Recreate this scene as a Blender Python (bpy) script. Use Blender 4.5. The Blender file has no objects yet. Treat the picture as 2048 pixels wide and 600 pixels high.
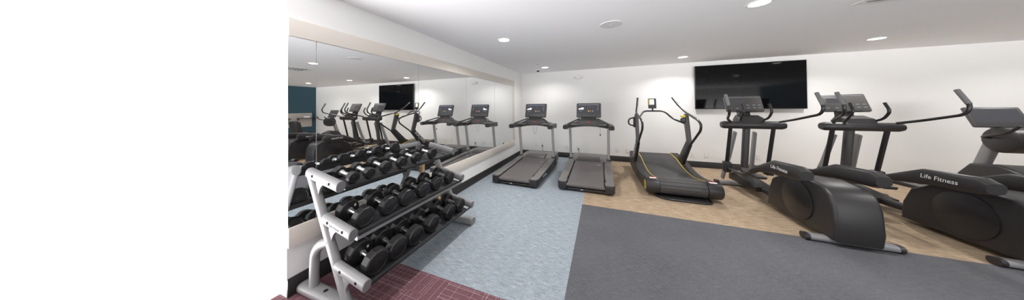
import bpy, bmesh, math, random
from mathutils import Vector, Matrix
random.seed(4)
SC = bpy.context.scene
COL = SC.collection
R = math.radians

# ------------------------------------------------------------------ camera
H_CAM, YAW, PITCH, ROLL = 1.4418, 0.3806, 0.0098, -0.0088
cam_d = bpy.data.cameras.new('camera')
cam = bpy.data.objects.new('camera', cam_d); COL.objects.link(cam); SC.camera = cam
f = Vector((-math.sin(YAW) * math.cos(PITCH), math.cos(YAW) * math.cos(PITCH), math.sin(PITCH)))
r = Vector((math.cos(YAW), math.sin(YAW), 0)); u = r.cross(f)
r2 = r * math.cos(ROLL) + u * math.sin(ROLL); u2 = -r * math.sin(ROLL) + u * math.cos(ROLL)
cam.matrix_world = Matrix(((r2.x, u2.x, -f.x, 0), (r2.y, u2.y, -f.y, 0), (r2.z, u2.z, -f.z, H_CAM), (0, 0, 0, 1)))
cam_d.sensor_width = 36; cam_d.sensor_fit = 'HORIZONTAL'
cam_d.lens = 444.13 / 2048 * 36
cam_d.shift_y = -(300 - 208.96) / 2048
cam_d.clip_start = 0.05

# ------------------------------------------------------------------ world, exposure, lamp power
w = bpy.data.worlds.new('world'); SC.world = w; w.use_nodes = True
SKY, LOW_FILL = 1.9, 11.5      # white overcast sky; brighter low fill added outside to lift the ceiling
_n = w.node_tree.nodes; _l = w.node_tree.links; _bg = _n['Background']
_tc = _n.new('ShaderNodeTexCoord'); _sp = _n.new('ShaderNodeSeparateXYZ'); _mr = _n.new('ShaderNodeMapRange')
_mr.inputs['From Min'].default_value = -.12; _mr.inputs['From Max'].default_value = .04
_mr.inputs['To Min'].default_value = LOW_FILL; _mr.inputs['To Max'].default_value = SKY
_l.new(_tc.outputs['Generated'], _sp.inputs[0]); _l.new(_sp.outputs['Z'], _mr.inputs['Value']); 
_my = _n.new('ShaderNodeMapRange'); _my.inputs['From Min'].default_value = -.15; _my.inputs['From Max'].default_value = -.6   # added low fill comes only from the front, sparing the near rack
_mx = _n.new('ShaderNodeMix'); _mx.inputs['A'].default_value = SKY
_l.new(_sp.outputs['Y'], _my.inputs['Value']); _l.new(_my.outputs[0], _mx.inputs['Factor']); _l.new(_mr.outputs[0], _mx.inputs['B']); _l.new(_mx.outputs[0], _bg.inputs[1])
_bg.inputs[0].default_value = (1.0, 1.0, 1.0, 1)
SC.view_settings.view_transform = 'Standard'; SC.view_settings.look = 'None'
SC.view_settings.gamma = 1; SC.view_settings.use_curve_mapping = False
SC.view_settings.exposure = 0.38
LAMP_W = [18, 8, 15, 17, 16, 12, 4, 13, 18, 14]
LAMPS = [(-1.33, 3.03), (-1.32, 5.60), (1.59, 5.587), (1.46, 2.93), (3.95, 5.25), (6.26, 5.15),
         (-1.33, 0.45), (1.46, 0.35), (4.3, 2.7), (7.0, 2.6)]
LENS_EMIT = 14.0

# ------------------------------------------------------------------ room numbers
XL, XR, YB, YF, ZC = -2.237, 8.20, 6.381, -4.0, 2.44
YW = 0.941          # near end of the modelled left wall

# ------------------------------------------------------------------ materials
def mat(name, col, rough=.5, metal=0., spec=.5, noise=0., nscale=20., bump=0., emit=None, estr=0., coat=0.):
    m = bpy.data.materials.new(name); m.use_nodes = True
    nt = m.node_tree; b = nt.nodes['Principled BSDF']
    b.inputs['Base Color'].default_value = (*col, 1); b.inputs['Roughness'].default_value = rough
    b.inputs['Metallic'].default_value = metal; b.inputs['Specular IOR Level'].default_value = spec
    b.inputs['Coat Weight'].default_value = coat
    if emit:
        b.inputs['Emission Color'].default_value = (*emit, 1); b.inputs['Emission Strength'].default_value = estr
    if noise or bump:
        tc = nt.nodes.new('ShaderNodeTexCoord'); n = nt.nodes.new('ShaderNodeTexNoise')
        n.inputs['Scale'].default_value = nscale; n.inputs['Detail'].default_value = 4
        nt.links.new(tc.outputs['Object'], n.inputs['Vector'])
        if noise:
            mx = nt.nodes.new('ShaderNodeMix'); mx.data_type = 'RGBA'
            mx.inputs[6].default_value = (*[c * (1 - noise) for c in col], 1)
            mx.inputs[7].default_value = (*[min(1, c * (1 + noise)) for c in col], 1)
            nt.links.new(n.outputs['Fac'], mx.inputs[0]); nt.links.new(mx.outputs[2], b.inputs['Base Color'])
        if bump:
            bp = nt.nodes.new('ShaderNodeBump'); bp.inputs['Strength'].default_value = bump
            bp.inputs['Distance'].default_value = .002
            nt.links.new(n.outputs['Fac'], bp.inputs['Height']); nt.links.new(bp.outputs[0], b.inputs['Normal'])
    return m

def woven(name, dark, light, accent, sx, sy, amt=.5, grid=None, rough=.9, mottle=0.):
    """carpet: streaky noise stretched along X crossed with fine noise along Y"""
    m = bpy.data.materials.new(name); m.use_nodes = True
    nt = m.node_tree; b = nt.nodes['Principled BSDF']; N = nt.nodes.new; L = nt.links.new
    b.inputs['Roughness'].default_value = rough; b.inputs['Specular IOR Level'].default_value = .25
    tc = N('ShaderNodeTexCoord')
    def streak(scale, detail=3, seed=0):
        mp = N('ShaderNodeMapping'); mp.inputs['Scale'].default_value = scale; mp.inputs['Location'].default_value = (seed, seed * 2, 0)
        n = N('ShaderNodeTexNoise'); n.inputs['Scale'].default_value = 1; n.inputs['Detail'].default_value = detail
        n.inputs['Roughness'].default_value = .65
        L(tc.outputs['Object'], mp.inputs[0]); L(mp.outputs[0], n.inputs['Vector']); return n.outputs['Fac']
    a = streak((sx, sy, 1)); c = streak((sy, sx * 2.2, 1), 2, 7)
    av = N('ShaderNodeMath'); av.operation = 'MULTIPLY_ADD'; av.inputs[1].default_value = amt
    mu = N('ShaderNodeMath'); mu.operation = 'MULTIPLY'; mu.inputs[1].default_value = 1 - amt
    L(c, mu.inputs[0]); L(a, av.inputs[0]); L(mu.outputs[0], av.inputs[2])
    rp = N('ShaderNodeValToRGB'); e = rp.color_ramp.elements
    e[0].position = .36; e[0].color = (*dark, 1); e[1].position = .64; e[1].color = (*light, 1)
    k = e.new(.5); k.color = (*accent, 1)
    L(av.outputs[0], rp.inputs[0]); out = rp.outputs[0]
    if grid:
        for sc, sd in ((grid[:2], 0), ((grid[1] * .8, grid[0] * 1.1), 31)):
            # thin broken pale threads
            mp = N('ShaderNodeMapping'); mp.inputs['Scale'].default_value = (sc[0], sc[1], 1); mp.inputs['Location'].default_value = (sd, sd, 0)
            v = N('ShaderNodeTexWhiteNoise'); v.noise_dimensions = '2D'
            fl = N('ShaderNodeVectorMath'); fl.operation = 'FLOOR'
            L(tc.outputs['Object'], mp.inputs[0]); L(mp.outputs[0], fl.inputs[0]); L(fl.outputs[0], v.inputs['Vector'])
            gt = N('ShaderNodeMath'); gt.operation = 'GREATER_THAN'; gt.inputs[1].default_value = .955
            L(v.outputs['Value'], gt.inputs[0])
            mm = N('ShaderNodeMath'); mm.operation = 'MULTIPLY'; mm.inputs[1].default_value = .45; L(gt.outputs[0], mm.inputs[0])
            mx = N('ShaderNodeMix'); mx.data_type = 'RGBA'; L(mm.outputs[0], mx.inputs[0]); L(out, mx.inputs[6])
            mx.inputs[7].default_value = (*grid[2], 1); out = mx.outputs[2]
    if mottle:   # worn, slightly paler patches
        n = N('ShaderNodeTexNoise'); n.inputs['Scale'].default_value = 1.6; n.inputs['Detail'].default_value = 5; L(tc.outputs['Object'], n.inputs['Vector'])
        mr = N('ShaderNodeMapRange'); mr.inputs['From Min'].default_value = .35; mr.inputs['From Max'].default_value = .7
        mr.inputs['To Min'].default_value = 0; mr.inputs['To Max'].default_value = mottle; L(n.outputs['Fac'], mr.inputs['Value'])
        mx = N('ShaderNodeMix'); mx.data_type = 'RGBA'; L(mr.outputs[0], mx.inputs[0]); L(out, mx.inputs[6]); mx.inputs[7].default_value = (*light, 1); out = mx.outputs[2]
    L(out, b.inputs['Base Color'])
    bp = N('ShaderNodeBump'); bp.inputs['Strength'].default_value = .35; bp.inputs['Distance'].default_value = .002
    L(av.outputs[0], bp.inputs['Height']); L(bp.outputs[0], b.inputs['Normal'])
    return m

M = dict(
    wall=mat('wall_paint', (.81, .80, .785), .75, noise=.02, nscale=3, bump=.05),
    ceil=mat('ceiling_paint', (.88, .875, .89), .85, noise=.01, nscale=2),
    grille=mat('speaker_grille', (.70, .695, .70), .8, noise=.03, nscale=200),
    teal=mat('teal_paint', (.028, .075, .105), .6, noise=.05, nscale=4),
    base=mat('dark_baseboard', (.022, .019, .019), .45, noise=.1, nscale=30),
    frame=mat('beige_frame', (.66, .61, .55), .5, noise=.03, nscale=12, bump=.05),
    seam=mat('mirror_backing', (.85, .85, .86), .3),
    mirror=mat('mirror_glass', (.90, .91, .91), 0., 1.),
    blue=woven('blue_grey_carpet', (.150, .180, .205), (.44, .475, .515), (.268, .305, .338), 10, 210, .72),
    tan=woven('tan_carpet', (.17, .12, .075), (.56, .44, .315), (.36, .268, .18), 7, 150, .8),
    purple=woven('plum_carpet', (.10, .045, .055), (.19, .095, .108), (.14, .065, .078), 30, 120, .5, (3.4, 460, (.62, .46, .49))),
    rubber=woven('charcoal_mat', (.055, .057, .066), (.155, .155, .170), (.095, .096, .106), 16, 260, .6, mottle=.35),
    upright=mat('upright_silver', (.42, .415, .41), .4, .3, .5, noise=.03, nscale=40),
    silver=mat('silver_paint', (.235, .23, .235), .42, .1, .5, noise=.03, nscale=40),
    silver_cap=mat('grey_plastic_cap', (.17, .17, .175), .5, noise=.05),
    hole=mat('bolt_black', (.012, .012, .012), .8, 0, .1, noise=.1),
    chrome=mat('chrome', (.93, .93, .94), .28, 1.),
    urethane=mat('black_urethane', (.017, .016, .017), .36, 0, .5, noise=.25, nscale=25, bump=.1),
    blk=mat('black_plastic', (.022, .020, .021), .42, 0, .5, noise=.12, nscale=30),
    blk_s=mat('satin_black_metal', (.018, .017, .018), .3, 0, .5, noise=.1, nscale=30),
    dgrey=mat('dark_grey_plastic', (.062, .058, .058), .42, 0, .5, noise=.08, nscale=20),
    deck=mat('grey_deck_plastic', (.16, .150, .145), .5, 0, .4, noise=.06, nscale=30, bump=.1),
    belt=mat('running_belt', (.115, .103, .102), .55, 0, .4, noise=.08, nscale=60, bump=.2),
    tray=mat('black_tray', (.013, .013, .014), .4, noise=.1),
    linetray=mat('tray_liner', (.028, .027, .030), .7, noise=.15, nscale=60),
    slat=mat('rubber_slat', (.052, .049, .050), .6, noise=.15, nscale=50, bump=.3),
    yellow=mat('yellow_trim', (.80, .58, .03), .45, noise=.03),
    white=mat('white_plastic', (.80, .79, .78), .4, noise=.02),
    offw=mat('outlet_plastic', (.74, .73, .715), .4, noise=.02),
    red=mat('red_plastic', (.65, .045, .025), .4, noise=.05),
    tv=mat('tv_glass', (.004, .004, .005), .06, 0, .16, noise=.1),
    screen=mat('console_glass', (.035, .036, .040), .25, 0, .4, emit=(.10, .10, .115), estr=.30),
    ui_w=mat('screen_white', (.5, .5, .5), .4, emit=(.85, .9, .95), estr=.8),
    ui_l=mat('screen_lavender', (.2, .2, .3), .4, emit=(.36, .36, .48), estr=.6),
    ui_r=mat('screen_red', (.5, .05, .03), .4, emit=(.9, .12, .06), estr=.7),
    ui_g=mat('screen_green', (.2, .4, .05), .4, emit=(.35, .6, .12), estr=.7),
    ui_o=mat('screen_orange', (.6, .3, .05), .4, emit=(.9, .45, .1), estr=.7),
    ui_d=mat('screen_grey', (.12, .12, .13), .4, emit=(.3, .32, .36), estr=.35),
    logo=mat('white_print', (.72, .72, .72), .5, noise=.02),
    logo_d=mat('black_print', (.02, .02, .02), .5, noise=.02),
    wood=mat('light_wood', (.62, .43, .22), .5, noise=.2, nscale=30),
    lens=mat('lamp_lens', (1, 1, 1), .4, emit=(1, .985, .96), estr=LENS_EMIT),
    panel=mat('beige_wall_panel', (.46, .43, .40), .5, noise=.05, nscale=9),
    seat=mat('black_vinyl', (.020, .019, .020), .48, noise=.1, nscale=40, bump=.1),
    lcd=mat('pale_lcd', (.5, .56, .5), .4, emit=(.75, .85, .70), estr=.6),
)

# ------------------------------------------------------------------ mesh helpers
class MB:
    def __init__(s): s.bm = bmesh.new()
    def box(s, x0, x1, y0, y1, z0, z1, bev=0., seg=2, mtx=None, mi=0):
        bm = bmesh.new(); bmesh.ops.create_cube(bm, size=1)
        for v in bm.verts:
            v.co = Vector((x0 + (v.co.x + .5) * (x1 - x0), y0 + (v.co.y + .5) * (y1 - y0), z0 + (v.co.z + .5) * (z1 - z0)))
        if bev: bmesh.ops.bevel(bm, geom=bm.edges[:], offset=min(bev, .49 * min(abs(x1 - x0), abs(y1 - y0), abs(z1 - z0))), segments=seg, affect='EDGES', profile=.5)
        return s.add(bm, mtx, mi)
    def add(s, bm, mtx=None, mi=0):
        if mtx is not None: bm.transform(mtx)
        for fc in bm.faces: fc.material_index = mi
        me = bpy.data.meshes.new('t'); bm.to_mesh(me); bm.free(); s.bm.from_mesh(me); bpy.data.meshes.remove(me); return s
    def prism(s, pts, a0, a1, axis='x', bev=0., seg=2, mtx=None, mi=0):
        """pts: polygon in the two other axes (x: (y,z), y: (x,z), z: (x,y)), extruded a0..a1 along axis"""
        bm = bmesh.new()
        def P(p, a): return {'x': (a, p[0], p[1]), 'y': (p[0], a, p[1]), 'z': (p[0], p[1], a)}[axis]
        A = [bm.verts.new(P(p, a0)) for p in pts]; B = [bm.verts.new(P(p, a1)) for p in pts]
        n = len(pts); bm.faces.new(A); bm.faces.new(B[::-1])
        for i in range(n): bm.faces.new((A[i], B[i], B[(i + 1) % n], A[(i + 1) % n]))
        bmesh.ops.recalc_face_normals(bm, faces=bm.faces[:])
        if bev:
            caps = [e for e in bm.edges if sum(len(q.verts) == n for q in e.link_faces) >= 1 and len(e.link_faces) == 2 and (len(e.link_faces[0].verts) != len(e.link_faces[1].verts) or n == 4)]
            bmesh.ops.bevel(bm, geom=caps, offset=bev, segments=seg, affect='EDGES', profile=.5)
        return s.add(bm, mtx, mi)
    def sweep(s, path, rx, ry=None, n=14, up=(0, 0, 1), cap=True, sq=2.0, mtx=None, mi=0, smooth_path=0):
        """tube with superellipse section: rx along side, ry along 'up'"""
        ry = ry or rx; P = [Vector(p) for p in path]
        if smooth_path: P = fillet(P, smooth_path)
        bm = bmesh.new(); rings = []; U = Vector(up).normalized()
        for i, p in enumerate(P):
            if i == 0: t = P[1] - P[0]
            elif i == len(P) - 1: t = P[-1] - P[-2]
            else: t = (P[i + 1] - p).normalized() + (p - P[i - 1]).normalized()
            t.normalize(); side = t.cross(U)
            if side.length < .05: side = t.cross(Vector((0, 1, 0)) if abs(t.y) < .9 else Vector((1, 0, 0)))
            side.normalize(); uu = side.cross(t).normalized()
            k = rx if not callable(rx) else rx(i / (len(P) - 1)); q = ry if not callable(ry) else ry(i / (len(P) - 1))
            ring = []
            for j in range(n):
                a = 2 * math.pi * j / n; c, d = math.cos(a), math.sin(a)
                c = math.copysign(abs(c) ** (2 / sq), c); d = math.copysign(abs(d) ** (2 / sq), d)
                ring.append(bm.verts.new(p + side * k * c + uu * q * d))
            rings.append(ring)
        for A, B in zip(rings, rings[1:]):
            for j in range(n): bm.faces.new((A[j], A[(j + 1) % n], B[(j + 1) % n], B[j]))
        if cap: bm.faces.new(rings[0][::-1]); bm.faces.new(rings[-1])
        bmesh.ops.recalc_face_normals(bm, faces=bm.faces[:])
        return s.add(bm, mtx, mi)
    def lathe(s, prof, c=(0, 0, 0), axis='z', n=32, mtx=None, mi=0, ph=0.):
        """prof: list (radius, along axis)"""
        bm = bmesh.new(); rings = []
        for (rr, h) in prof:
            ring = []
            if rr < 1e-6:
                ring = [bm.verts.new(_ax(0, 0, h, axis, c))]
            else:
                for j in range(n):
                    a = 2 * math.pi * j / n + ph; ring.append(bm.verts.new(_ax(rr * math.cos(a), rr * math.sin(a), h, axis, c)))
            rings.append(ring)
        for A, B in zip(rings, rings[1:]):
            for j in range(n):
                q = [A[j % len(A)], A[(j + 1) % len(A)], B[(j + 1) % len(B)], B[j % len(B)]]
                q2 = []
                for v in q:
                    if v not in q2: q2.append(v)
                if len(q2) > 2: bm.faces.new(q2)
        if len(rings[0]) > 1: bm.faces.new(rings[0][::-1])
        if len(rings[-1]) > 1: bm.faces.new(rings[-1])
        bmesh.ops.recalc_face_normals(bm, faces=bm.faces[:])
        return s.add(bm, mtx, mi)
    def build(s, name, m, parent=None, ang=35, loc=None):
        me = bpy.data.meshes.new(name)
        for fc in s.bm.faces: fc.smooth = True
        s.bm.to_mesh(me); s.bm.free(); me.set_sharp_from_angle(angle=R(ang))
        for q in (m if isinstance(m, (list, tuple)) else [m]): me.materials.append(q)
        o = bpy.data.objects.new(name, me); COL.objects.link(o)
        if parent is not None: o.parent = parent
        if loc is not None: o.location = loc
        return o
def _ax(a, b, h, axis, c):
    v = {'z': (a, b, h), 'x': (h, a, b), 'y': (a, h, b)}[axis]
    return (v[0] + c[0], v[1] + c[1], v[2] + c[2])
def fillet(P, rad, n=6):
    out = [P[0]]
    for i in range(1, len(P) - 1):
        a, b, c = P[i - 1], P[i], P[i + 1]; d1 = (a - b); d2 = (c - b)
        k = min(rad, d1.length * .48, d2.length * .48); s0 = b + d1.normalized() * k; s1 = b + d2.normalized() * k
        for j in range(n + 1):
            t = j / n; out.append((1 - t) ** 2 * s0 + 2 * t * (1 - t) * b + t * t * s1)
    out.append(P[-1]); return out
def disc(rad, n=24): return [(rad * math.cos(2 * math.pi * i / n), rad * math.sin(2 * math.pi * i / n)) for i in range(n)]
def rrect(w, h, rad, n=5, cx=0, cy=0):
    pts = []
    for (sx, sy, a0) in ((1, 1, 0), (-1, 1, 90), (-1, -1, 180), (1, -1, 270)):
        for i in range(n + 1):
            a = R(a0 + 90 * i / n); pts.append((cx + sx * (w / 2 - rad) + rad * math.cos(a), cy + sy * (h / 2 - rad) + rad * math.sin(a)))
    return pts
def text_mesh(name, body, size, m, parent, mtx, shear=0., ext=.0006, bold=0.):
    cu = bpy.data.curves.new(name, 'FONT'); cu.body = body; cu.size = size; cu.align_x = 'CENTER'; cu.align_y = 'CENTER'
    cu.extrude = ext; cu.shear = shear; cu.offset = bold; cu.resolution_u = 3
    tmp = bpy.data.objects.new(name, cu); COL.objects.link(tmp)
    me = bpy.data.meshes.new_from_object(tmp.evaluated_get(bpy.context.evaluated_depsgraph_get()))
    COL.objects.unlink(tmp); bpy.data.objects.remove(tmp); me.transform(mtx); me.materials.clear(); me.materials.append(m)
    me.name = name; o = bpy.data.objects.new(name, me); COL.objects.link(o); o.parent = parent; return o
def basis(origin, xd, yd):
    x = Vector(xd).normalized(); z = x.cross(Vector(yd)).normalized(); y = z.cross(x)
    return Matrix(((x.x, y.x, z.x, origin[0]), (x.y, y.y, z.y, origin[1]), (x.z, y.z, z.z, origin[2]), (0, 0, 0, 1)))
def tag(o, label=None, cat=None, group=None, kind=None):
    if label: o['label'] = label
    if cat: o['category'] = cat
    if group: o['group'] = group
    if kind: o['kind'] = kind
    return o
def thing(name, label, cat, loc=(0, 0, 0), rz=0, group=None):
    o = bpy.data.objects.new(name, None); COL.objects.link(o); o.empty_display_size = .1
    o.location = loc; o.rotation_euler = (0, 0, rz); return tag(o, label, cat, group)
def copy_tree(o, parent=None):
    c = o.copy(); COL.objects.link(c)
    if parent is not None: c.parent = parent
    for ch in o.children: copy_tree(ch, c)
    return c
def dup(o, label, loc=None, rz=None, group=None):
    c = copy_tree(o); c['label'] = label
    if loc is not None: c.location = loc
    if rz is not None: c.rotation_euler = (0, 0, rz)
    if group: c['group'] = group
    return c
def struct(name, mb, m, ang=35): return tag(mb.build(name, m, ang=ang), kind='structure')

# ================================================================== THE SETTING
fl = MB()
fl.box(XL - .1, -.268, YF, 1.531, -.1, 0, mi=0).box(XL - .1, -.268, 1.531, YB + .1, -.1, 0, mi=1).box(-.268, XR + .1, YF, YB + .1, -.1, 0, mi=2)
struct('floor', fl, [M['purple'], M['blue'], M['tan']])
struct('ceiling', MB().box(XL - .1, XR + .1, YF, YB + .1, ZC, ZC + .1), M['ceil'])
struct('wall_left', MB().box(XL - .1, XL, YW, YB + .1, 0, ZC), M['wall'])
struct('wall_back', MB().box(XL, XR, YB, YB + .1, 0, ZC), M['wall'])
struct('wall_front_shield', MB().box(XL, 2.5, YF - .1, YF, 0, ZC), M['wall'])  # unseen wall, added part-width to keep outside light off the near rack
struct('wall_right', MB().box(XR, XR + .1, YF, YB + .1, 0, ZC), M['teal'])
def bb(pts, axis, a0, a1):
    return MB().prism(pts, a0, a1, axis)
struct('baseboard_left', MB().prism([(XL, 0), (XL + .014, 0), (XL + .014, .130), (XL + .009, .138), (XL, .138)], YW, YB - .0145, 'y'), M['base'])
struct('baseboard_back', MB().prism([(YB, 0), (YB - .014, 0), (YB - .014, .130), (YB - .009, .138), (YB, .138)], XL, XR, 'x'), M['base'])
struct('baseboard_right', MB().prism([(XR, 0), (XR - .014, 0), (XR - .014, .130), (XR - .009, .138), (XR, .138)], YF, YB - .0145, 'y'), M['base'])

mat_o = MB().box(-.268, 7.2, YF, 3.41, 0.0005, .006, .002).build('exercise_mat', M['rubber'])
tag(mat_o, 'large charcoal woven rubber exercise mat covering the floor before the treadmills', 'mat')

# ---- mirror
ZIB, ZIT, ZOB, ZOT, YE = .5247, 2.0053, .3763, 2.1449, 5.641
YO = YE + .085
mf = thing('wall_mirror', 'long wall mirror of tall panels in a flat beige frame behind the dumbbell rack', 'mirror', (XL, YW, ZOB))
def L_(o): o.location = Vector(o.location) - mf.location; return o
d0 = .024
L_(MB().box(XL, XL + d0, YW, YO, ZOB, ZIB, .003).build('bottom_rail', M['frame'], mf))
L_(MB().box(XL, XL + d0, YW, YO, ZIT, ZOT, .003).build('top_rail', M['frame'], mf))
L_(MB().box(XL, XL + d0, YE, YO, ZIB, ZIT, .003).build('end_rail', M['frame'], mf))
L_(MB().box(XL, XL + .006, YW, YE, ZIB, ZIT).build('backing_board', M['seam'], mf))
seams = [YW, 1.1236, 2.2528, 3.382, 4.5112, YE]
for i in range(5):
    g = .0022
    o = MB().box(XL + .0075, XL + .0125, seams[i] + (g if i else 0), seams[i + 1] - (g if i < 4 else 0), ZIB + .0005, ZIT - .0005).build('mirror_panel', M['mirror'], mf)
    L_(o)

# ---- ceiling fittings
def downlight(label, x, y, watts):
    t = thing('ceiling_downlight', label, 'ceiling light', (x, y, ZC), 0, 'round recessed downlights')
    MB().lathe([(.076, -.001), (.080, -.006), (.096, -.006), (.101, -.001), (.101, 0)], n=36).build('trim_ring', M['white'], t)
    MB().lathe([(.0, -.0055), (.06, -.005), (.076, -.001)], n=32).build('lens', M['lens'], t)
    ld = bpy.data.lights.new('bulb', 'AREA'); ld.shape = 'DISK'; ld.size = .14; ld.spread = R(142); ld.energy = watts; ld.color = (1, .985, .965)
    lo = bpy.data.objects.new('bulb', ld); COL.objects.link(lo); lo.parent = t; lo.location = (0, 0, -.012)
    return t
dl = ['bright round downlight above the open blue carpet, largest in the photo', 'round downlight near the back left corner over the left treadmill',
      'round downlight near the back wall above the curved treadmill', 'round downlight above the middle of the charcoal mat',
      'round downlight near the back wall above the far elliptical', 'round downlight near the teal wall above the recumbent bike',
      'round downlight above the near end of the dumbbell rack', 'round downlight above the near edge of the charcoal mat',
      'round downlight over the right half of the charcoal mat', 'round downlight over the right end of the charcoal mat']
for (x, y), l, wt in zip(LAMPS, dl, LAMP_W): downlight(l, x, y, wt)
t = thing('ceiling_speaker', 'flat round white speaker grille in the middle of the ceiling', 'speaker', (.125, 2.975, ZC))
MB().lathe([(.128, 0), (.127, -.004), (.120, -.007), (.115, -.006)], n=40).build('rim', M['grille'], t)
MB().lathe([(0, -.0075), (.02, -.0075), (.115, -.006)], n=40).build('grille', M['grille'], t)
MB().lathe([(0, -.014), (.012, -.013), (.016, -.010)], n=16).build('centre_badge', M['offw'], t)
t = thing('sprinkler_head', 'small white fire sprinkler hanging under the ceiling', 'sprinkler', (-1.31, 4.84, ZC))
MB().lathe([(.032, 0), (.032, -.004), (.014, -.010), (.010, -.03), (.006, -.045)], n=20).build('escutcheon', M['white'], t)
MB().lathe([(0, -.052), (.022, -.050), (.024, -.047), (.004, -.045)], n=16).build('deflector', M['silver_cap'], t)
t = thing('dome_camera', 'small dark dome camera on the ceiling near the back left corner', 'camera', (-1.585, 5.90, ZC))
MB().lathe([(.055, 0), (.055, -.012), (.045, -.020)], n=28).build('base_ring', M['white'], t)
MB().lathe([(.038, -.018), (.036, -.035), (.022, -.050), (0, -.055)], n=24).build('dome', M['tv'], t)
t = thing('ceiling_vent', 'square white air vent in the ceiling, seen in the mirror', 'vent', (2.62, 3.1, ZC))
MB().box(-.26, .26, -.26, .26, -.008, 0, .003).build('vent_frame', M['white'], t)
for k in range(5): MB().box(-.21, .21, -.17 + k * .085 - .012, -.17 + k * .085 + .012, -.016, -.007, .002).build('louver', M['silver_cap'], t)

# ---- emergency light and outlets on the back wall
t = thing('emergency_light', 'white oval twin-lamp emergency light high on the back wall', 'emergency light', (-.575, YB, 2.235))
MB().lathe([(.122, 0), (.122, -.022), (.112, -.040), (.085, -.052), (0, -.056)], (0, 0, 0), 'y', 40, mtx=Matrix.Diagonal((1, 1, .38, 1))).build('housing', M['white'], t)
for s in (-1, 1): MB().lathe([(.024, 0), (.026, -.012), (.018, -.018), (0, -.02)], (s * .070, -.046, .002), 'y', 18).build('lamp_head', M['offw'], t)
def outlet(label, x, z, plug=False):
    t = thing('wall_outlet', label, 'outlet', (x, YB, z), 0, 'white wall outlets along the back wall')
    MB().prism(rrect(.072, .116, .006, 3), -.006, 0, 'y', .002).build('cover_plate', M['offw'], t)
    for s in (-1, 1):
        rc = MB().prism(rrect(.034, .030, .010, 4, 0, s * .024), -.0085, -.005, 'y').build('socket', M['white'], t)
    return t
o_l = ['white outlet plate behind the left treadmill, without a plug', 'white outlet with a black plug behind the left treadmill', 'white outlet plate left of the plug behind the right belt treadmill',
       'white outlet with a black plug behind the middle treadmill', 'white outlet right of the middle treadmill, nearer to it', 'white outlet nearest the left post of the curved treadmill',
       'white outlet just right of the curved treadmill post', 'white outlet under the left edge of the television', 'white outlet under the television, left of a pair', 'white outlet under the television, right of a pair']
o_p = [(-1.768, .316), (-1.602, .318), (-.898, .289), (-.587, .285), (.376, .300), (.619, .290), (1.971, .292), (2.222, .290), (2.95, .31), (3.11, .31)]
for l, (x, z) in zip(o_l, o_p): outlet(l, x, z)
def cord(name, label, x, z, pts):
    t = thing(name, label, 'power cord', (x, YB, z))
    MB().box(-.015, .015, -.038, -.009, -.040, -.008, .005).build('plug', M['blk'], t)
    MB().sweep([Vector(p) - Vector((x, YB, z)) for p in pts], .0045, n=8, smooth_path=.05).build('cable', M['blk'], t)
cord('power_cord', 'black power cord plugged in behind the left treadmill', -1.602, .318, [(-1.602, YB - .028, .285), (-1.598, YB - .035, .20), (-1.56, YB - .05, .10), (-1.53, YB - .12, .055), (-1.5, YB - .2, .05)])
cord('power_cord', 'black power cord plugged in behind the middle treadmill', -.587, .285, [(-.587, YB - .028, .252), (-.58, YB - .035, .16), (-.54, YB - .05, .08), (-.48, YB - .12, .04), (-.45, YB - .2, .03)])

# ---- television
t = thing('television', 'large black flat television mounted on the back wall', 'television', (2.92, YB, 1.84))
hw, hh = .905, .492
MB().box(-hw, hw, -.085, -.045, -hh, hh, .004).build('casing', M['blk'], t)
MB().box(-hw + .012, hw - .012, -.0865, -.084, -hh + .018, hh - .012, .0).build('screen', M['tv'], t)
MB().box(-.35, .35, -.046, 0, -.24, .24, .004).box(-.05, .05, -.05, -.02, -.33, .33, .003).build('wall_mount', M['silver_cap'], t)
MB().box(-.03, .03, -.0872, -.0855, -hh + .005, -hh + .012).build('badge', M['silver_cap'], t)

# ---- panel with shelves on teal wall
t = thing('wall_panel', 'beige panel fixed across the teal wall, reflected in the mirror', 'wall panel', (XR, 5.35, .6))
MB().box(-.02, 0, -1.4, .86, 0, .63, .003).build('board', M['panel'], t)
for k, yy in enumerate((5.05, 5.95)):
    t = thing('towel_shelf', ['dark wire towel shelf on the beige panel, farther from the back wall', 'dark wire towel shelf on the beige panel, nearer the back wall'][k], 'shelf', (XR - .02, yy, 1.0), 0, 'dark wire shelves on the teal wall panel')
    for q in range(4): MB().sweep([(-.01, -.32, 0), (-.04 - .07 * q, -.32, 0), (-.04 - .07 * q, .32, 0), (-.01, .32, 0)], .010, n=8, smooth_path=.03).build('wire', M['blk_s'], t)
    for s in (-1, 1): MB().prism([(0, -.12), (0, .02), (-.24, .0)], s * .28 - .006, s * .28 + .006, 'y').build('bracket', M['blk_s'], t)
    o = MB().box(-.20, -.05, -.10, .10, .012, .055, .018, 3).box(-.19, -.06, -.09, .09, .055, .092, .016, 3).build('towel_stack', M['white']); o.location = (XR - .02, yy, 1.0)
    tag(o, ['folded white towels on the wire shelf farther from the back wall', 'folded white towels on the wire shelf nearer the back wall'][k], 'towels', 'towels on the wall shelves')

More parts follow.
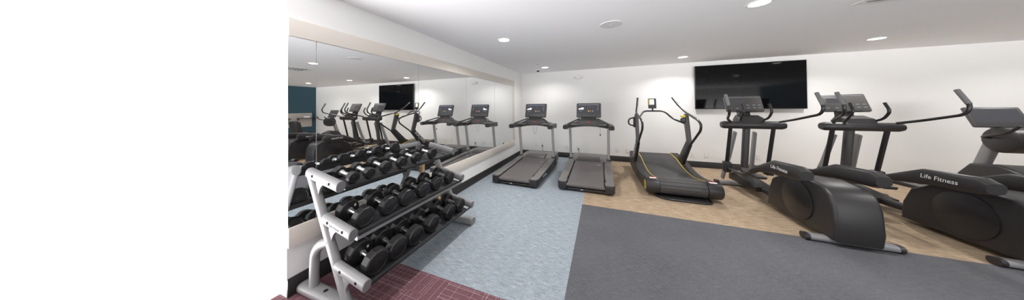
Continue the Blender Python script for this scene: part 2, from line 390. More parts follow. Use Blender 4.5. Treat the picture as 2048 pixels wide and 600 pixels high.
# ================================================================== DUMBBELL RACK
NX, FX = 1.035, 2.36     # near and far frame (Y)
rack = thing('dumbbell_rack', 'silver three-tier dumbbell rack with black trays in front of the mirror', 'dumbbell rack', (-1.85, 1.7, 0))
RO = Vector(rack.location)
def rk(mb, name, m, parent=None, ang=35):
    mb.bm.transform(Matrix.Translation(-RO)); return mb.build(name, m, parent or rack, ang)
ARMS = [((-2.13, .937), (-1.765, .873)), ((-1.93, .617), (-1.63, .556)), ((-1.79, .297), (-1.49, .243))]
def postx(z): return -2.10 + (.92 - z) / (.92 - .06) * (2.10 - 1.68)
for fi, y in enumerate((NX, FX)):
    rk(MB().sweep([(-2.185, y, .040), (-1.485, y, .040)], .052, .036, n=24, sq=2.8), 'base', M['silver'])
    for xa in (-1.485, -2.200): rk(MB().sweep([(xa, y, .040), (xa + .015, y, .040)], .0525, .0365, n=24, sq=2.8), 'end_cap', M['silver_cap'])
    rk(MB().sweep([(postx(.93) - .0, y, .92), (postx(.06), y, .06)], .030, .034, n=20, sq=2.3, up=(1, 0, 0)), 'post', M['silver'])
    rk(MB().sweep([(postx(.46) + .01, y, .46), (-2.0, y, .405), (-2.065, y, .33), (-2.075, y, .20), (-2.075, y, .06)], .031, .034, n=20, up=(1, 0, 0), smooth_path=.07), 'rear_leg', M['silver'])
    for ai, ((x0, z0), (x1, z1)) in enumerate(ARMS):
        d = Vector((x1 - x0, 0, z1 - z0)).normalized()
        arm = rk(MB().sweep([(x0, y, z0), (x1, y, z1)], .031, .041, n=24, sq=2.3), 'arm', M['silver'])
        e = Vector((x1, y, z1))
        rk(MB().sweep([e, e + d * .012], .0315, .0415, n=24, sq=2.3), 'arm_cap', M['silver_cap'], arm)
        for k, t_ in enumerate((.24, .80)):
            c = Vector((x0, y, z0)).lerp(e, t_)
            for s in ((-1,) if fi == 0 else (1,)):
                rk(MB().lathe([(.0105, 0), (.0105, s * .0015), (0, s * .002)], (c.x, y + s * .0312, c.z + .004), 'y', 18), 'bolt_cover', M['hole'], arm)
        # curved gusset below the arm
        xs = x0 + .12; px = postx(z0 - .13)
        pts = [(px + .01, z0 - .03), (px + .16, z0 - .03 - .028)]
        for q in range(7):
            a = q / 6; pts.append((px + .16 - .115 * math.sin(a * math.pi / 2), z0 - .055 - .105 * (1 - math.cos(a * math.pi / 2))))
        pts.append((px + .0, z0 - .16))
        rk(MB().prism(pts, y - .011, y + .011, 'y', .003), 'gusset', M['silver'], arm)
    rk(MB().lathe([(.016, .073), (.016, .0765), (.0, .0775)], (-1.93, y, 0), 'z', 18), 'bolt_cover', M['hole'])
# near-side lettering on the middle arm
x0, z0 = ARMS[1][0]; x1, z1 = ARMS[1][1]; d = Vector((x1 - x0, 0, z1 - z0)).normalized()
c = Vector((x0, NX - .0322, z0)).lerp(Vector((x1, NX - .0322, z1)), .50)
text_mesh('lettering', 'Life Fitness', .026, M['logo_d'], rack, Matrix.Translation(-RO) @ basis(c, d, (0, 0, 1)), .35, .0003)
SH = [  # x back, x front, z at front of tray, lip top, slope
    (-2.09, -1.752, .822, .860), (-1.935, -1.612, .508, .547), (-1.82, -1.478, .182, .240)]
SL = .17
for (xb, xf, zf, zl) in SH:
    zb = zf + (xf - xb) * SL
    k = .046; zk = zf + k * SL
    tr = rk(MB().prism([(xb, zb + .035), (xb + .004, zb + .035), (xb + .006, zb + .002), (xf - k, zk + .002), (xf - .010, zl - .016), (xf - .004, zl), (xf, zl), (xf, zl - .020), (xf - .008, zl - .022), (xf - k + .004, zk - .005), (xb, zb - .006)],
                 NX + .031, FX - .031, 'y'), 'tray', M['tray'], ang=20)
    rk(MB().prism([(xb + .02, zb - .0020), (xf - k - .004, zk + .0012), (xf - k - .004, zk + .0054), (xb + .02, zb + .0019)], NX + .05, FX - .05, 'y'), 'tray_liner', M['linetray'], tr)
# silver cross beam below the middle tray
rk(MB().sweep([(-1.632, NX + .028, .511), (-1.632, FX - .028, .511)], .015, .0150, n=16, sq=4), 'cross_beam', M['silver'])

def dumbbell(rad, th, gap):
    t = thing('dumbbell', '', 'dumbbell')
    for s in (-1, 1):
        x0 = gap / 2
        prof = [(rad * .45, s * (x0 - .002)), (rad * .90, s * x0), (rad, s * (x0 + .007)), (rad, s * (x0 + th - .010)), (rad * .93, s * (x0 + th - .002)), (rad * .80, s * (x0 + th)),
                (rad * .77, s * (x0 + th - .0025)), (rad * .35, s * (x0 + th - .0025)), (rad * .33, s * (x0 + th - .001)), (0, s * (x0 + th - .001))]
        if s < 0: prof = prof[::1]
        h = MB().lathe(prof, (0, 0, 0), 'x', 12, ph=R(15)).build('head', M['urethane'], t, ang=22)
    g = gap / 2
    MB().lathe([(.023, -g + .0005), (.023, -g + .006), (.0185, -g + .008), (.0185, -g + .018), (.0160, -g + .024), (.0172, 0), (.0160, g - .024), (.0185, g - .018), (.0185, g - .008), (.023, g - .006), (.023, g - .0005)], (0, 0, 0), 'x', 20).build('handle', M['chrome'], t)
    return t
tiers = [('top', -1.925, [(1.175, .047), (1.31, .046), (1.465, .055), (1.64, .056), (1.83, .060), (2.07, .062)], .050, .122, 0),
         ('middle', -1.792, [(1.16, .079), (1.375, .079), (1.56, .077), (1.775, .075), (1.975, .072), (2.20, .069)], .062, .120, 1),
         ('bottom', -1.668, [(1.17, .094), (1.355, .090), (1.54, .087), (1.76, .084), (2.03, .080), (2.22, .078)], .070, .114, 2)]
ords = ['nearest', 'second nearest', 'third nearest', 'fourth nearest', 'fifth nearest', 'farthest']
for nm, xc, lst, th, gap, si in tiers:
    xb, xf, zf, zl = SH[si]
    for k, (y, rad) in enumerate(lst):
        t = dumbbell(rad, th, gap)
        sz = {'top': 'small', 'middle': 'medium', 'bottom': 'large'}[nm]
        t['label'] = f'{sz} black dumbbell with chrome handle, {ords[k]} on the {nm} tier of the rack'
        t['group'] = f'dumbbells on the {nm} tier'
        if k == 0 and si > 0:
            MB().box(-gap / 2 + .0004, -gap / 2 + .0022, .030, .044, .020, .040).build('weight_tag', M['logo'], t)['label'] = 'small white weight tag'
        zt = zf + (xf - xc) * SL + .0055
        t.location = (xc, y, zt + rad * math.sqrt(1 + SL * SL) + .0005); t.rotation_euler = (0, math.atan(SL), random.uniform(-.03, .03))

# slatted wooden stand behind the rack
t = thing('slatted_wooden_stand', 'narrow slatted wooden stand with white rod behind the far end of the dumbbell rack', 'stand', (-2.085, 2.455, 0))
MB().box(-.045, .045, -.03, .03, 0, .02, .004).build('foot', M['wood'], t)
MB().box(-.030, -.022, -.022, .022, .02, .66, .002).build('back_board', M['wood'], t)
for k in range(16): MB().box(-.022, .028, -.022, .022, .03 + k * .040, .056 + k * .040, .003).build('slat', M['wood'], t)
MB().sweep([(0, 0, .655), (0, 0, .76)], .006, n=10).build('rod', M['white'], t)

# ================================================================== TREADMILLS
def console_ui(par, W, Hh, mtx, simple=False):
    """screen picture as thin quads on the glass, local plane x right, y up, z towards the viewer"""
    def q(x0, x1, y0, y1, m, nm, z=.0006):
        mb = MB().box(x0 * W, x1 * W, y0 * Hh, y1 * Hh, z - .0006, z + .0004); mb.bm.transform(mtx); return mb.build(nm, m, par)
    q(-.46, .46, .43, .46, M['ui_l'], 'status_bar')
    mb = MB()
    for k, x in enumerate((-.42, -.30, -.14, .0, .08, .25, .36, .44)): mb.box((x - .022) * W, (x + .022) * W, .30 * Hh, .335 * Hh, 0, .001)
    for x in (-.06, .06, .18):
        for yy in (.17, .05): mb.box((x - .012) * W, (x + .012) * W, (yy - .016) * Hh, (yy + .016) * Hh, 0, .001)
    for yy in (.18, .08, -.02, -.12): mb.box(.37 * W, .43 * W, (yy - .018) * Hh, (yy + .018) * Hh, 0, .001)
    mb.box(-.40 * W, -.36 * W, -.26 * Hh, -.18 * Hh, 0, .001).box(-.33 * W, -.29 * W, -.24 * Hh, -.18 * Hh, 0, .001)
    mb.bm.transform(mtx); mb.build('screen_icons', M['ui_d'], par)
    mb = MB().prism([(-.45 * W, -.06 * Hh), (-.22 * W, -.06 * Hh), (-.22 * W, .20 * Hh), (-.25 * W, .10 * Hh), (-.29 * W, .16 * Hh), (-.34 * W, .06 * Hh), (-.40 * W, .07 * Hh), (-.45 * W, .0)], 0, .001, 'z')
    mb.bm.transform(mtx); mb.build('screen_graph', M['ui_w'], par)
    for x, m in ((.0, 'ui_g'), (.085, 'ui_r'), (.18, 'ui_l')):
        mb = MB().prism([(x * W + a * .030 * W, -.22 * Hh + b * .045 * Hh) for a, b in disc(1, 12)], 0, .0012, 'z'); mb.bm.transform(mtx); mb.build('screen_button', M[m], par)

def make_treadmill(label):
    t = thing('treadmill', label, 'treadmill')
    # local: y=0 user end, y=2.1 motor end
    rail_top = [(.0, .155), (1.38, .235)]
    def top(y): return .155 + .080 * min(y, 1.45) / 1.45
    MB().prism([(.07, .045), (1.95, .045), (1.95, .20), (1.40, .20), (.07, .12)], -.33, .33, 'x', .01).build('deck_frame', M['blk'], t)
    for s in (-1, 1):
        xo, xi = s * .445, s * .318
        # painted side body with a lettered panel
        sd = MB().prism([(.10, .035), (1.52, .035), (1.52, top(1.52) - .03), (.10, top(.1) - .03)], min(xo, s * .34), max(xo, s * .34), 'x', .006).build('side_panel', M['blk'], t)
        rl = MB().prism([(.10, top(.1) - .032), (1.50, top(1.5) - .032), (1.50, top(1.5)), (.10, top(.1))], min(s * .450, xi), max(s * .450, xi), 'x', .012, 3).build('foot_rail', M['deck'], t)
        gm = MB()
        for k in range(8): gm.box(min(s * .345, s * .425), max(s * .345, s * .425), 1.05 - k * .07 - .003, 1.05 - k * .07 + .003, top(1.05 - k * .07) - .001, top(1.05 - k * .07) + .0018)
        gm.build('grip_ribs', M['dgrey'], rl)
        ed = MB().sweep([(s * .3135, .28, top(.28) - .004), (s * .3135, 1.36, top(1.36) - .004)], .0035, n=8).build('edge_trim', M['silver'], rl)
        # rear corner cap
        cp = MB().prism([(s * .455, .16), (s * .455, .05), (s * .435, .005), (s * .40, -.01), (s * .305, -.01), (s * .295, .05), (s * .295, .16)], .030, .157, 'z', .012, 3).build('rear_cap', M['blk'], t)
        MB().prism([(s * .448, .17), (s * .448, .055), (s * .428, .012), (s * .40, .0), (s * .312, .0), (s * .306, .17)], .150, .164, 'z', .006, 2).build('cap_top', M['deck'], cp)
        MB().lathe([(.028, 0), (.028, .014), (.018, .032)], (s * .36, .09, 0), 'z', 20).build('foot', M['blk'], t)
        MB().lathe([(.035, 0), (.035, .03), (.02, .05)], (s * .36, 1.85, 0), 'z', 20).build('foot', M['blk'], t)
        # upright
        up = MB().sweep([(s * .405, 1.50, .20), (s * .405, 1.37, .97)], .027, .044, n=20, sq=2.6, up=(0, 1, 0)).build('upright', M['upright'], t)
        MB().box(min(s * .355, s * .452), max(s * .355, s * .452), 1.40, 1.60, .05, .262, .012).build('upright_foot', M['blk'], up)
        # console arm, reaching back to the user
        am = MB()
        am.sweep([(s * .432, 1.50, .985), (s * .440, 1.34, .995), (s * .446, 1.15, 1.003), (s * .450, .985, .998)], lambda q: .050, lambda q: .058 - .012 * q, n=24, sq=4)
        a_ = am.build('console_arm', M['dgrey'], t)
        MB().sweep([(s * .450, .990, .998), (s * .450, .945, .994)], .053, lambda q: .049 - .006 * q, n=24, sq=4).build('arm_end_cap', M['blk'], a_)
        MB().sweep([(s * .19, 1.36, 1.155), (s * .25, 1.30, 1.130), (s * .41, 1.08, 1.060), (s * .43, 1.04, 1.02)], .0165, n=14, smooth_path=.06).build('grab_bar', M['dgrey'], t)
        MB().prism([(s * .36, 1.12), (s * .21, 1.20), (s * .21, 1.38), (s * .36, 1.42)], 1.028, 1.045, 'z', .004).build('cup_tray', M['deck'], t)
    # belt with rounded end
    bp = [(.015, .060), (.015 - .020, .085), (.015 - .012, .115), (.03, .136)]
    bp = [(.03 + .034 * math.cos(a), .105 + .034 * math.sin(a)) for a in [R(x) for x in (270, 240, 210, 180, 150, 120, 97)]]
    bp += [(1.45, top(1.45) - .016), (1.45, top(1.45) - .03), (.08, .10)]
    MB().prism(bp, -.288, .288, 'x').build('belt', M['belt'], t)
    MB().box(-.30, .30, .006, .06, .030, .062, .008).build('rear_bumper', M['blk'], t)
    MB().box(-.075, -.030, .0045, .0065, .042, .051).build('sticker', M['logo'], t)
    text_mesh('belt_logo', 'LF', .07, M['logo'], t, Matrix.Translation((.20, 1.13, top(1.13) - .0155)) @ Matrix.Rotation(math.atan(.055), 4, 'X'), .2, .0003)
    for s in (-1, 1): MB().box(min(s * .290, s * .300), max(s * .290, s * .300), .012, .03, .085, .125, .003).build('belt_guide_clip', M['chrome'], t)
    # motor hood
    hd = MB()
    hd.prism([(1.40, .055), (2.08, .055), (2.10, .12), (2.06, .245), (1.85, .262), (1.52, .262), (1.44, .235), (1.40, .20)], -.400, .400, 'x', .02, 3)
    hd.build('motor_hood', M['deck'], t)
    MB().prism([(1.33, .205), (1.36, .245), (1.42, .272), (1.50, .285), (1.62, .275), (1.70, .262), (1.70, .20), (1.33, .19)], -.255, .225, 'x', .025, 3).build('hood_cover', M['dgrey'], t)
    for s in (-1, 1):
        MB().prism([(1.36, .20), (1.36, .236), (1.50, .255), (1.56, .25), (1.56, .2)], min(s * .27, s * .40), max(s * .27, s * .40), 'x', .008).build('hood_corner', M['deck'], t)
    # dashboard beam, arched, between the arms
    def arch(x): return .035 * (1 - (x / .44) ** 2)
    top_ = [(-.47, 1.035), (-.40, 1.050), (-.28, 1.085), (-.22, 1.120), (.22, 1.120), (.28, 1.085), (.40, 1.050), (.47, 1.035)]
    bot_ = [(x, .935 + .055 * math.cos(x / .44 * math.pi / 2)) for x in [.44 - .88 * i / 14 for i in range(15)]]
    MB().prism(top_ + bot_, 1.335, 1.47, 'y', .012).build('console_beam', M['dgrey'], t)
    MB().prism([(-.24, 1.105), (.24, 1.105), (.17, 1.150), (-.17, 1.150)], 1.345, 1.50, 'y', .012).build('dash', M['blk'], t)
    MB().lathe([(.020, 0), (.020, -.008), (0, -.010)], (0, 0, 0), 'y', 20, mtx=Matrix.Translation((.0, 1.335, 1.085)) @ Matrix.Diagonal((1.9, 1, .5, 1))).build('stop_button', M['red'], t)
    # neck and display
    MB().prism([(-.17, 1.36), (.17, 1.36), (.13, 1.50), (-.13, 1.50)], 1.07, 1.20, 'z', .014).build('neck', M['blk'], t)
    tilt = R(16); o = Vector((0, 1.40, 1.345)); mt = Matrix.Translation(o) @ Matrix.Rotation(R(90) - tilt, 4, 'X')
    sc = MB().prism(rrect(.520, .335, .025, 5), -.035, 0, 'z', .007, mtx=mt).build('display', M['dgrey'], t)
    MB().prism(rrect(.488, .232, .006, 3, 0, .033), -.001, .0012, 'z', mtx=mt).build('screen', M['screen'], sc)
    console_ui(t, .48, .225, mt @ Matrix.Translation((0, .033, .0016)))
    kb = MB().box(-.13, .13, -.128, -.118, 0, .002).box(-.215, -.195, -.122, -.110, 0, .0015).box(.195, .212, -.122, -.106, 0, .0015); kb.bm.transform(mt)
    kb.build('display_keys', M['silver_cap'], sc)
    rd = MB().box(-.15, .15, -.175, -.150, -.004, .026, .006); rd.bm.transform(mt); rd.build('reading_rack', M['blk'], sc)
    # side lettering
    for s in (1, -1):
        text_mesh('side_lettering', 'Life Fitness', .062, M['logo'], t, basis((s * .4458, .52, .105), (0, s, 0), (0, 0, 1)), .15, .0004)
    return t
tm = make_treadmill('black treadmill with silver uprights beside the mirrored wall, left of the two')
tm.location = (-1.487, 3.757, 0); tm.rotation_euler = (0, 0, R(-1.4)); tm['group'] = 'motorised treadmills'
tm2 = dup(tm, 'black treadmill with silver uprights on the edge between blue and tan carpet', (-.258, 3.865, 0), R(0))
def safety(par_name, label, loc, pts, clip):
    t = thing('safety_tether', label, 'tether', loc)
    MB().sweep(pts, .0022, n=6, smooth_path=.03).build('string', M['blk'], t)
    if clip: MB().box(-.010, .010, -.008, .008, pts[-1][2] - .045, pts[-1][2], .004).build('clip', M['blk'], t)
safety('', 'thin looped safety tether hanging under the left treadmill console', (-1.44, 5.08, .985), [(-.05, 0, .0), (-.055, 0, -.10), (-.015, 0, -.20), (.03, 0, -.12), (.035, 0, 0)], False)
safety('', 'safety tether with a black clip hanging under the middle treadmill console', (-.02, 5.17, .985), [(.0, 0, .02), (0, 0, -.1), (.004, 0, -.15)], True)

# ================================================================== CURVED TREADMILL
CX0, CX1 = .665, 1.625; cxm = (CX0 + CX1) / 2; cw = (CX1 - CX0) / 2
ct = thing('curved_treadmill', 'black curved manual treadmill with slatted belt and yellow edge lines on tan carpet', 'treadmill', (cxm, 4.1, 0), R(1.5))
# local y: 0 at drum end, 1.8 at far end; arc of the running surface
def cz(y):  # surface height over local y
    if y < .12: return .275
    k = (y - .12) / 1.70
    return .275 - .125 * math.sin(min(1, k / .75) * math.pi) * (1 - k * .35) * .75 + .10 * k ** 1.6
ys = [.06 + i * 1.76 / 22 for i in range(23)]
for s in (-1, 1):
    # side body under the shoulder
    pts = [(y, cz(y) - .006) for y in ys] + [(1.84, .22), (1.74, .08), (1.0, .045), (.3, .045), (.05, .06)]
    MB().prism(pts, min(s * .325, s * cw), max(s * .325, s * cw), 'x', .008).build('side_body', M['blk'], ct)
    # ribbed shoulder: long ribs along the curve
    sh = MB()
    for k in range(7):
        xx = s * (.338 + k * .0205)
        sh.sweep([(xx, y, cz(y) + .001) for y in ys[1:]], .0082, .007, n=8, sq=3)
    sh.build('ribbed_shoulder', M['slat'], ct)
    MB().sweep([(s * .318, y, cz(y) + .006) for y in ys[1:]], .006, .004, n=8).build('yellow_line', M['yellow'], ct)['label'] = 'thin yellow edge line along the belt'
    # rear drum cover
    dc = MB().lathe([(.105, s * .300), (.118, s * .308), (.120, s * (cw - .02)), (.108, s * (cw + .004)), (.06, s * (cw + .010)), (0, s * (cw + .010))], (0, .075, .165), 'x', 36).build('drum_cover', M['blk'], ct)
    st = MB().box(-.045, .045, -.030, .030, 0, .0008); st.box(-.045, .045, .012, .030, .0006, .0013, mi=1)
    st.bm.transform(Matrix.Translation((s * .385, .062, .2855)) @ Matrix.Rotation(R(6), 4, 'X')); st.build('warning_sticker', [M['logo'], M['red']], dc)
    MB().lathe([(.030, 0), (.030, .02), (.018, .05)], (s * .36, .22, 0), 'z', 18).build('foot', M['blk'], ct)
    MB().lathe([(.030, 0), (.030, .02), (.018, .09)], (s * .42, 1.62, 0), 'z', 18).build('foot', M['blk'], ct)
# yellow rectangle and badge on the mirror-facing drum cover
x_ = -(cw + .0115)
MB().sweep([(x_, .02, .115), (x_, .02, .215), (x_, .10, .235), (x_, .13, .20), (x_, .13, .12), (x_, .10, .095), (x_, .02, .115)], .0035, n=8, smooth_path=.02).build('yellow_badge_outline', M['yellow'], ct)
text_mesh('badge_lettering', 'CASCADE', .028, M['logo'], ct, basis((x_ - .0005, .075, .165), (0, 0, -1), (0, 1, 0)), 0, .0004)
# belt: slats across
n = 42; bt = []
def slat(y, z, ang, nm='belt_slat'):
    return MB().box(-.312, .312, -.0165, .0165, -.014, .004, .003).build(nm, M['slat'], ct)
for k in range(44):
    y = .10 + k * .0385; dz = (cz(y + .01) - cz(y - .01)) / .02
    o = slat(y, 0, 0); o.location = (0, y, cz(y) - .002); o.rotation_euler = (math.atan(dz), 0, 0)
for k, a in enumerate((64, 36, 8, -20, -48)):
    aa = R(a); o = MB().box(-.300, .300, -.026, .026, -.012, .003, .003).build('belt_slat', M['slat'], ct)
    o.location = (0, .085 - .112 * math.cos(aa), .163 + .112 * math.sin(aa)); o.rotation_euler = (R(90) - aa, 0, 0)
MB().prism([(.03 + .0 * 1, .09), (.085, .265), (.4, .19), (.9, .13), (1.5, .22), (1.78, .27), (1.7, .1)], -.318, .318, 'x').build('belt_core', M['blk_s'], ct)
# floor hoop at user end
MB().sweep([(-.36, .16, .030), (-.33, -.02, .018), (-.20, -.085, .018), (.26, -.085, .018), (.33, -.06, .018), (.36, .16, .030)], .014, n=12, smooth_path=.06).build('floor_hoop', M['blk_s'], ct)
# lower cross plate behind the hoop
MB().box(-.30, .30, -.05, .16, .015, .026, .004).build('skid_plate', M['blk'], ct)
# uprights: bent flat posts
for s in (-1, 1):
    fw = .375 if s > 0 else .46      # the frames stand on the shoulders, the right one further in
    xi, xo = s * (fw - .030), s * (fw + .022)
    pts = [(1.50, .255), (1.62, .34), (1.58, .46), (1.20, .72), (1.10, .78), (1.06, .85)]
    # lower lettered blade from hub to bend, then post to the top
    low = [(1.62, .235), (1.66, .33), (1.60, .40), (1.02, .80), (.90, .72), (.94, .64), (1.42, .27)]
    low = [(1.22, .22), (1.42, .22), (1.47, .30), (1.42, .38), (1.33, .42), (.94, .79), (.80, .72)]
    a = MB().prism(low, min(xi, xo), max(xi, xo), 'x', .008).build('side_blade', M['blk'], ct)
    MB().lathe([(.075, s * .0), (.082, s * .008), (.082, s * .05), (.06, s * .062), (0, s * .062)], (s * (fw - .035), 1.38, .31), 'x', 28).build('pivot_hub', M['blk_s'], a)
    b = MB().prism([(.81, .725), (.94, .785), (1.09, 1.24), (1.01, 1.28), (.95, 1.27)], min(xi, xo), max(xi, xo), 'x', .006).build('post', M['dgrey'], ct)
    # hand rail loop
    xr = s * (fw + .0)
    hr = MB().sweep([(xr - s * .10, 1.43, 1.60), (xr - s * .055, 1.23, 1.44), (xr, 1.01, 1.30), (xr, .50, 1.19), (xr, .38, 1.12), (xr, .41, 1.02), (xr, .86, .70)], .0185, n=14, up=(1, 0, 0), smooth_path=.09).build('hand_rail', M['blk_s'], ct)
    MB().sweep([(xr - s * .10, 1.43, 1.60), (xr - s * .055, 1.23, 1.44)], .0205, n=14, up=(1, 0, 0)).build('grip', M['blk'], hr)
text_mesh('side_lettering', 'CASCADE', .115, M['logo'], ct, basis((-(.46 + .0228), 1.12, .545), (0, -.72, .69), (0, .69, .72)), 0, .0004, .002)
text_mesh('side_lettering', 'CASCADE', .115, M['logo'], ct, basis(((.375 + .0228), 1.12, .545), (0, .72, -.69), (0, .69, .72)), 0, .0004, .002)
# front cross bar carrying display
MB().sweep([(-.45, 1.03, 1.16), (-.35, 1.20, 1.22), (-.27, 1.33, 1.325), (.10, 1.33, 1.325), (.22, 1.20, 1.17), (.365, 1.01, 1.09)], .017, n=14, smooth_path=.08).build('cross_bar', M['blk_s'], ct)
mt = Matrix.Translation((-.105, 1.34, 1.49)) @ Matrix.Rotation(R(90) - R(8), 4, 'X')
MB().sweep([(-.10, 1.33, 1.32), (-.10, 1.36, 1.40)], .014, n=12).build('display_stem', M['blk'], ct)
dsp = MB().prism(rrect(.145, .200, .014, 4), -.035, 0, 'z', .006, mtx=mt).build('display', M['blk'], ct)
MB().prism(rrect(.085, .115, .006, 3, -.008, .025), -.001, .001, 'z', mtx=mt).build('screen', M['lcd'], dsp)
MB().box(-.068, -.056, -.04, .08, 0, .001, mtx=mt).build('yellow_strip', M['yellow'], dsp)
MB().box(-.07, .07, -.112, -.095, -.02, .02, .004, mtx=mt).build('phone_ledge', M['blk'], dsp)
# yellow lever with black knob on right post, bottle cage on left rail
MB().box(.285, .385, .95, 1.02, 1.212, 1.250, .012, 3).build('brake_lever', M['yellow'], ct)['label'] = 'yellow brake lever'
MB().lathe([(.0, -.035), (.032, -.035), (.040, -.01), (.040, .012), (.02, .035), (0, .035)], (.315, .98, 1.165), 'y', 20).build('brake_knob', M['blk'], ct)
MB().sweep([(-.49, 1.05, 1.195), (-.575, 1.05, 1.175), (-.60, 1.05, 1.11), (-.575, 1.05, 1.05), (-.49, 1.05, 1.03)], .014, n=10, up=(0, 1, 0), smooth_path=.03).build('bottle_holder', M['blk'], ct)
MB().box(-.505, -.475, 1.01, 1.09, 1.0, 1.21, .008).build('bottle_holder_mount', M['blk'], ct)

# ================================================================== ELLIPTICALS
def make_elliptical(label):
    t = thing('elliptical_trainer', label, 'elliptical', (0, 0, 0), 0, 'black elliptical trainers with silver masts')
    # local: x centred, y=0 rear, y=2.2 front
    body = [(.02, .05), (.0, .18), (.02, .40), (.07, .52), (.16, .58), (.40, .60), (.70, .56), (.90, .44), (.98, .26), (1.0, .05)]
    MB().prism(body, -.17, .17, 'x', .035, 4).build('drive_housing', M['blk'], t)
    for s in (-1, 1):
        MB().lathe([(.225, s * .168), (.225, s * .180), (.210, s * .186), (0, s * .186)], (0, .47, .315), 'x', 36).build('flywheel_cover', M['blk_s'], t)
        # crank arm cover pod
        pod = MB().sweep([(s * .27, .16, .66), (s * .27, .22, .665), (s * .27, .62, .64), (s * .27, .95, .54), (s * .27, 1.12, .45)], lambda q: .055 - .025 * q, lambda q: (.085 if 0 < q < .6 else .05) if q < .7 else .035, n=20, sq=3).build('pedal_arm_cover', M['blk'], t)
        text_mesh('arm_lettering', 'Life Fitness', .062, M['logo'], pod, basis((s * .3265, .47, .655), (0, s, 0), (0, 0, 1)), .1, .0005)
        ar = MB().sweep([(s * .27, 1.08, .46), (s * .27, 1.35, .34), (s * .27, 1.78, .33)], .024, n=14, smooth_path=.08).build('pedal_arm', M['blk_s'], t)
        MB().box(min(s * .13, s * .25), max(s * .13, s * .25), 1.05, 1.43, .36, .39, .012, 3).prism([(1.05, .38), (1.43, .38), (1.43, .43), (1.40, .43), (1.38, .40), (1.05, .395)], min(s * .13, s * .25), max(s * .13, s * .25), 'x', .004).build('pedal', M['dgrey'], t)
        MB().box(s * .27 - .048, s * .27 + .048, 1.76, 1.87, .255, .44, .016, 3).build('link_joint', M['blk'], t)
        MB().sweep([(s * .27, 1.815, .42), (s * .27, 1.66, 1.10)], .026, n=16).build('swing_arm', M['blk_s'], t)
        # moving handle
        hd = MB().sweep([(s * .30, 1.60, 1.16), (s * .40, 1.45, 1.21), (s * .49, 1.17, 1.30), (s * .50, 1.14, 1.40), (s * .50, 1.25, 1.60)], .0175, n=12, up=(1, 0, 0), smooth_path=.07).build('moving_handle', M['blk_s'], t)
        MB().sweep([(s * .50, 1.155, 1.425), (s * .50, 1.25, 1.60)], .0215, n=14, up=(1, 0, 0)).build('grip', M['silver_cap'], hd)
        MB().sweep([(s * .14, 1.70, 1.17), (s * .17, 1.58, 1.22), (s * .17, 1.50, 1.33), (s * .165, 1.56, 1.45)], .016, n=12, up=(1, 0, 0), smooth_path=.05).build('fixed_handle', M['blk_s'], t)
        MB().sweep([(s * .13, 1.86, .96), (s * .16, 2.00, .50), (s * .20, 2.16, .06)], .020, .045, n=16, sq=3, up=(0, 1, 0)).build('mast_leg', M['silver'], t)
    MB().sweep([(-.40, 1.66, 1.10), (-.36, 1.66, 1.10), (.36, 1.66, 1.10), (.40, 1.66, 1.10)], lambda q: .050 if q in (0, 1) else .064, n=24).build('shoulder_bar', M['blk'], t)
    MB().prism([(1.60, 1.12), (1.86, 1.10), (1.88, 1.18), (1.80, 1.26), (1.66, 1.22)], -.16, .16, 'x', .02, 3).build('console_base', M['blk'], t)
    MB().sweep([(0, 1.92, .10), (0, 1.80, 1.15)], .045, .05, n=18, sq=2.6, up=(0, 1, 0)).build('mast', M['dgrey'], t)
    MB().sweep([(0, .95, .13), (0, 2.10, .10)], .06, .04, n=18, sq=3.5).build('centre_rail', M['blk'], t)
    MB().prism([(1.35, .09), (2.14, .06), (2.14, .16), (1.95, .24), (1.70, .20), (1.35, .16)], -.12, .12, 'x', .02).build('rail_cover', M['blk'], t)
    sb = MB().sweep([(-.36, 1.90, .045), (.36, 1.90, .045)], .048, .035, n=20, sq=2.8).build('front_stabiliser', M['silver'], t)
    for s in (-1, 1): MB().sweep([(s * .36, 1.90, .045), (s * .41, 1.90, .045)], .050, .037, n=20, sq=2.8).build('stabiliser_cap', M['blk'], sb)
    sb2 = MB().sweep([(-.30, .12, .04), (.30, .12, .04)], .045, .03, n=20, sq=2.8).build('rear_stabiliser', M['silver'], t)
    for s in (-1, 1): MB().sweep([(s * .30, .12, .04), (s * .335, .12, .04)], .047, .032, n=20, sq=2.8).build('stabiliser_cap', M['blk'], sb2)
    tilt = R(24); mt = Matrix.Translation((0, 1.88, 1.46)) @ Matrix.Rotation(R(90) - tilt, 4, 'X')
    sc = MB().prism(rrect(.50, .30, .022, 5), -.035, 0, 'z', .007, mtx=mt).build('display', M['dgrey'], t)
    MB().prism(rrect(.20, .075, .004, 3, -.08, .035), -.001, .0012, 'z', mtx=mt).build('screen', M['screen'], sc)
    kb = MB()
    for x in (-.2, -.1, .05, .13, .2):
        for y in ((-.03, -.08) if x > 0 else (-.09,)): kb.box(x - .02, x + .02, y - .006, y + .006, 0, .0015)
    kb.box(-.22, .22, .115, .122, 0, .0015); kb.bm.transform(mt); kb.build('display_keys', M['ui_d'], sc)
    MB().box(-.14, .14, -.165, -.140, -.004, .028, .006, mtx=mt).build('reading_rack', M['blk'], sc)
    MB().prism([(1.80, 1.18), (1.93, 1.18), (1.97, 1.40), (1.86, 1.36)], -.07, .07, 'x', .01).build('display_neck', M['blk'], t)
    return t
el = make_elliptical('black elliptical trainer with silver stabilisers beside the curved treadmill, under the television')
el.location = (2.33, 3.26, 0)
el2 = dup(el, 'black elliptical trainer next to the recumbent bike, farther from the curved treadmill', (3.55, 3.30, 0), 0)

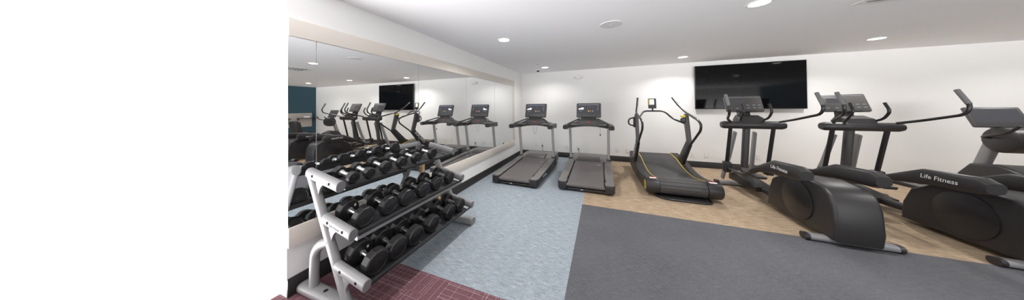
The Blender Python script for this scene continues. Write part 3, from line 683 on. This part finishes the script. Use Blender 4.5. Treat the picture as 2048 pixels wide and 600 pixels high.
# ================================================================== RECUMBENT BIKE
t = thing('recumbent_bike', 'black recumbent exercise bike near the teal wall, seen in the mirror', 'exercise bike', (5.1, 4.0, 0))
MB().sweep([(0, .05, .10), (0, 1.75, .10)], .07, .05, n=18, sq=3.5).build('frame_rail', M['blk'], t)
MB().prism([(.0, .36), (.95, .40), (1.0, .47), (.05, .47)], -.06, .06, 'x', .015).build('seat_rail', M['dgrey'], t)
MB().prism([(.12, .08), (.32, .08), (.30, .40), (.18, .40)], -.05, .05, 'x', .01).build('seat_post', M['blk'], t)
MB().box(-.20, .20, .28, .68, .47, .56, .04, 4).build('seat', M['seat'], t)
MB().prism([(.30, .55), (.38, .56), (.28, .98), (.20, 1.02), (.13, .98), (.20, .60)], -.21, .21, 'x', .03, 4).build('backrest', M['seat'], t)
MB().prism([(.95, .08), (.92, .30), (1.05, .52), (1.25, .60), (1.50, .56), (1.62, .40), (1.68, .08)], -.13, .13, 'x', .04, 4).build('drive_housing', M['blk'], t)
for s in (-1, 1):
    MB().sweep([(s * .28, .25, .70), (s * .28, .55, .66), (s * .24, .35, .50), (0, .35, .45)], .016, n=10, smooth_path=.05).build('seat_handle', M['blk_s'], t)
    pd = MB().sweep([(s * .14, 1.15, .36), (s * .17, 1.02, .28 + s * .1)], .014, n=10).build('crank_arm', M['chrome'], t)
    MB().box(min(s * .16, s * .27), max(s * .16, s * .27), .96, 1.06, .27 + s * .1, .30 + s * .1, .01).build('pedal', M['dgrey'], pd)
    MB().sweep([(s * .05, 1.36, .95), (s * .24, 1.25, .97), (s * .25, 1.02, 1.04), (s * .22, .95, 1.14)], .015, n=10, smooth_path=.06).build('handlebar', M['blk_s'], t)
MB().lathe([(.14, -.10), (.17, -.08), (.17, .08), (.14, .10)], (0, 1.25, .93), 'x', 30).build('console_shroud', M['blk'], t)
MB().sweep([(0, 1.52, .50), (0, 1.33, 1.10)], .045, .06, n=16, sq=3, up=(0, 1, 0)).build('mast', M['silver'], t)
mt = Matrix.Translation((0, 1.36, 1.24)) @ Matrix.Rotation(R(90) - R(24), 4, 'X')
sc = MB().prism(rrect(.46, .30, .02, 4), -.035, 0, 'z', .007, mtx=mt).build('display', M['dgrey'], t)
MB().prism(rrect(.40, .20, .005, 3, 0, .02), -.001, .0012, 'z', mtx=mt).build('screen', M['screen'], sc)
for y, m in ((.08, 'silver'), (1.68, 'silver')):
    MB().sweep([(-.32, y, .045), (.32, y, .045)], .045, .035, n=18, sq=2.8).build('stabiliser', M[m], t)
